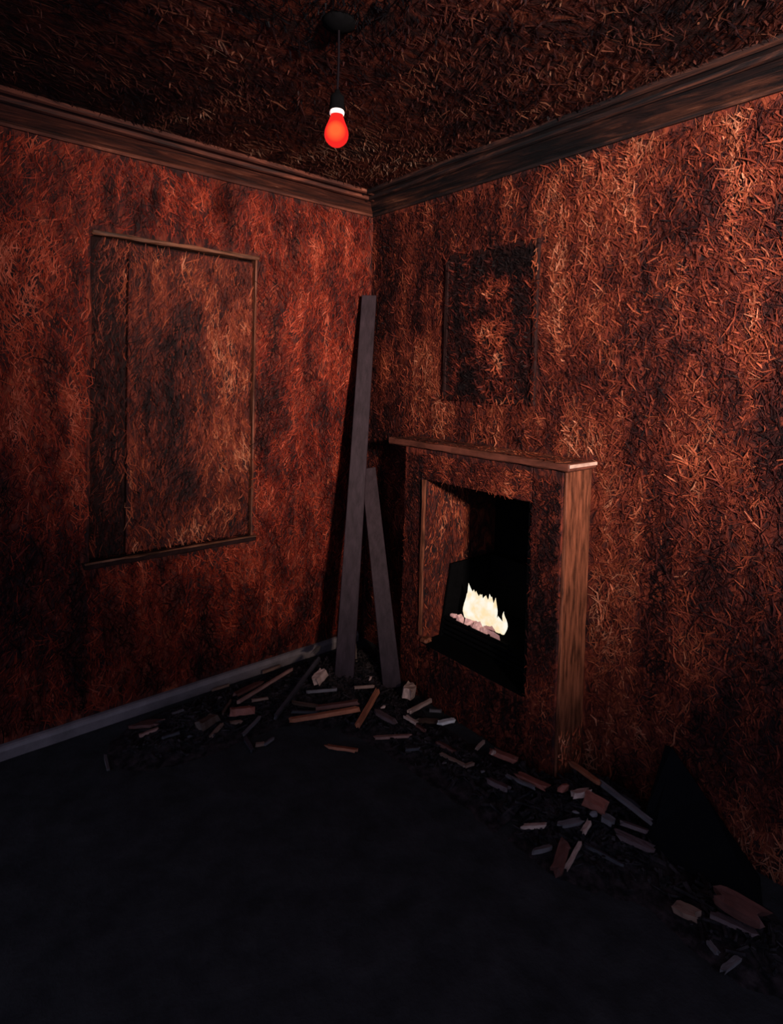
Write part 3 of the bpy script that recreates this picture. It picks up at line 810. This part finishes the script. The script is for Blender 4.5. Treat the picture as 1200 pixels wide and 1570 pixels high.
    ('wood_splinter', 'ragged grey splinter across the middle of the right debris group', (-0.3927, -1.5673, 0.0565), (-0.327, -1.6207, 0.073), 0.0176, 0.0119, 'grey', 'splinter'),
    ('wood_splinter', 'short pale splinter standing upward right of the ragged grey splinter', (-0.3631, -1.639, 0.0611), (-0.316, -1.6351, 0.0744), 0.0136, 0.0119, 'pale', 'slab'),
    ('wood_splinter', 'grey knobbed splinter at the lower left of the right debris group', (-0.5035, -1.5534, 0.0153), (-0.446, -1.5856, 0.0237), 0.016, 0.0119, 'grey', 'splinter'),
    ('board_fragment', 'dark reddish short board, lowest of the right debris group', (-0.5248, -1.6495, 0.0171), (-0.4102, -1.609, 0.0356), 0.034, 0.0213, 'redwood', 'slab'),
    ('wood_stick', 'pale slanted stick beside the dark reddish short board', (-0.4808, -1.6565, 0.0164), (-0.3765, -1.6413, 0.0373), 0.0122, 0.0119, 'pale', 'slab'),
    ('wood_stick', 'dim thin stick running down right from the pale slanted stick', (-0.3722, -1.6503, 0.0367), (-0.3397, -1.7642, 0.0264), 0.0095, 0.0102, 'char', 'slab'),
    ('rubble_chunk', 'grey rubble crumb directly below the rounded red brick fragment', (-0.3066, -1.6243, 0.083), (-0.2749, -1.6428, 0.0879), 0.024, 0.0213, 'grey', 'chunk'),
    ('rubble_chunk', 'grey jagged crumb lower right of the rounded red brick fragment', (-0.2786, -1.6545, 0.0836), (-0.2637, -1.6919, 0.0778), 0.024, 0.0187, 'grey', 'splinter'),
    ('wood_splinter', 'purple-grey splinter ending left of the black triangular board, upper of two', (-0.2422, -1.7004, 0.0748), (-0.19, -1.7639, 0.0587), 0.0136, 0.0119, 'pinkdark', 'slab'),
    ('board_fragment', 'broad purple-grey piece ending left of the black triangular board, lower of two', (-0.2841, -1.7061, 0.0644), (-0.2325, -1.8042, 0.0466), 0.0238, 0.0153, 'pinkdark', 'slab'),
    ('wood_chip', 'tiny grey chip below the fireplace bottom right corner', (-0.3262, -1.5717, 0.0758), (-0.3152, -1.5988, 0.0781), 0.0144, 0.0119, 'grey', 'chunk'),
    ('wood_splinter', 'dim splinter against the right wall above the purple-grey pieces', (-0.1595, -1.6587, 0.1042), (-0.1469, -1.7168, 0.0879), 0.0109, 0.0102, 'char', 'slab'),
    ('wood_block', 'small greyish-brown chunk left of the big red log at the lower right', (-0.3516, -1.9232, 0.0227), (-0.3383, -1.9863, 0.0297), 0.032, 0.017, 'tan', 'splinter'),
    ('split_log', 'big dull red split log near the lower right edge', (-0.2784, -2.0002, 0.0745), (-0.2536, -2.1265, 0.0701), 0.048, 0.0298, 'redwood', 'splinter'),
    ('board_fragment', 'grey-brown board lying below the big dull red log', (-0.3043, -2.0068, 0.0342), (-0.2743, -2.1099, 0.034), 0.0238, 0.0119, 'pinkdark', 'slab'),
    ('wood_splinter', 'faint thin splinter below the big red log, left arm of a V shape', (-0.384, -2.027, 0.0192), (-0.3958, -2.0576, 0.0172), 0.0122, 0.0102, 'grey', 'slab'),
    ('wood_splinter', 'faint thin splinter at the lower right, right arm of a V shape', (-0.4309, -2.0789, 0.012), (-0.3642, -2.0974, 0.022), 0.0136, 0.0102, 'grey', 'slab'),
    ('wood_splinter', 'lone faint splinter on the bare floor left of the debris heap', (-1.4263, -0.2397, 0.01), (-1.4384, -0.3346, 0.0077), 0.0095, 0.0085, 'grey', 'slab'),
]
def piece(i, name, label, p0, p1, wdt, thk, color, shape):
    r = random.Random(500+i)
    p0, p1 = Vector(p0), Vector(p1)
    c = (p0+p1)/2
    d = p1-p0
    L = d.length
    d.normalize()
    side = Vector((-d.y, d.x, 0)).normalized()
    upv = d.cross(side)
    if upv.z < 0:
        upv, side = -upv, -side
    if shape == 'chunk':
        V, F = chunk_geo((0, 0, 0), (L/2, wdt/2, thk/2), 700+i, 20)
    else:
        cuts = 5
        V, F = [], []
        jag = min(L*0.18, wdt*0.9)
        for k in range(cuts+1):
            t = k/cuts
            x = (t-0.5)*L
            wob = r.uniform(-.06, .06)*wdt
            for sx, sz in ((-1, -1), (-0.25, -1), (0.4, -1), (1, -1), (1, 1), (0.4, 1), (-0.25, 1), (-1, 1)):
                e = 0
                if k in (0, cuts):
                    e = r.uniform(-jag, jag*0.4)*(1 if k else -1)
                    if shape == 'splinter' and abs(sx) < 0.9:
                        e += (0.22*L if k else -0.10*L)*r.uniform(-1, 0.6)
                kw = 1.0 + r.uniform(-.05, .05)
                if shape == 'splinter':
                    kw *= 0.6+0.5*math.sin(math.pi*(0.15+0.7*t))
                V.append(Vector((x+e, sx*wdt/2*kw+wob, sz*thk/2*(1+r.uniform(-.12, .12)))))
        for k in range(cuts):
            for j in range(8):
                a, b = k*8+j, k*8+(j+1) % 8
                F.append((a, b, b+8, a+8))
        for o_ in (0, cuts*8):
            for q in ((0, 1, 6, 7), (1, 2, 5, 6), (2, 3, 4, 5)):
                F.append(tuple(o_+j for j in q))
    o = link(name, V, F, M['w_'+color])
    roll_ = r.uniform(-0.25, 0.25) if shape != 'chunk' else r.uniform(-1, 1)
    mtx = Matrix((d, side, upv)).transposed().to_4x4() @ Matrix.Rotation(roll_, 4, 'X')
    mtx.translation = c
    o.matrix_world = mtx
    cat = {'wood_splinter': 'splinter', 'wood_stick': 'stick', 'wood_lath': 'lath', 'brick_fragment': 'brick', 'board_fragment': 'board', 'wood_block': 'wood block',
           'wood_chip': 'wood chip', 'rubble_chunk': 'rubble', 'split_log': 'log'}[name]
    tag(o, label, cat, 'broken pieces of debris on the floor')
for i, p in enumerate(PIECES):
    piece(i, *p)
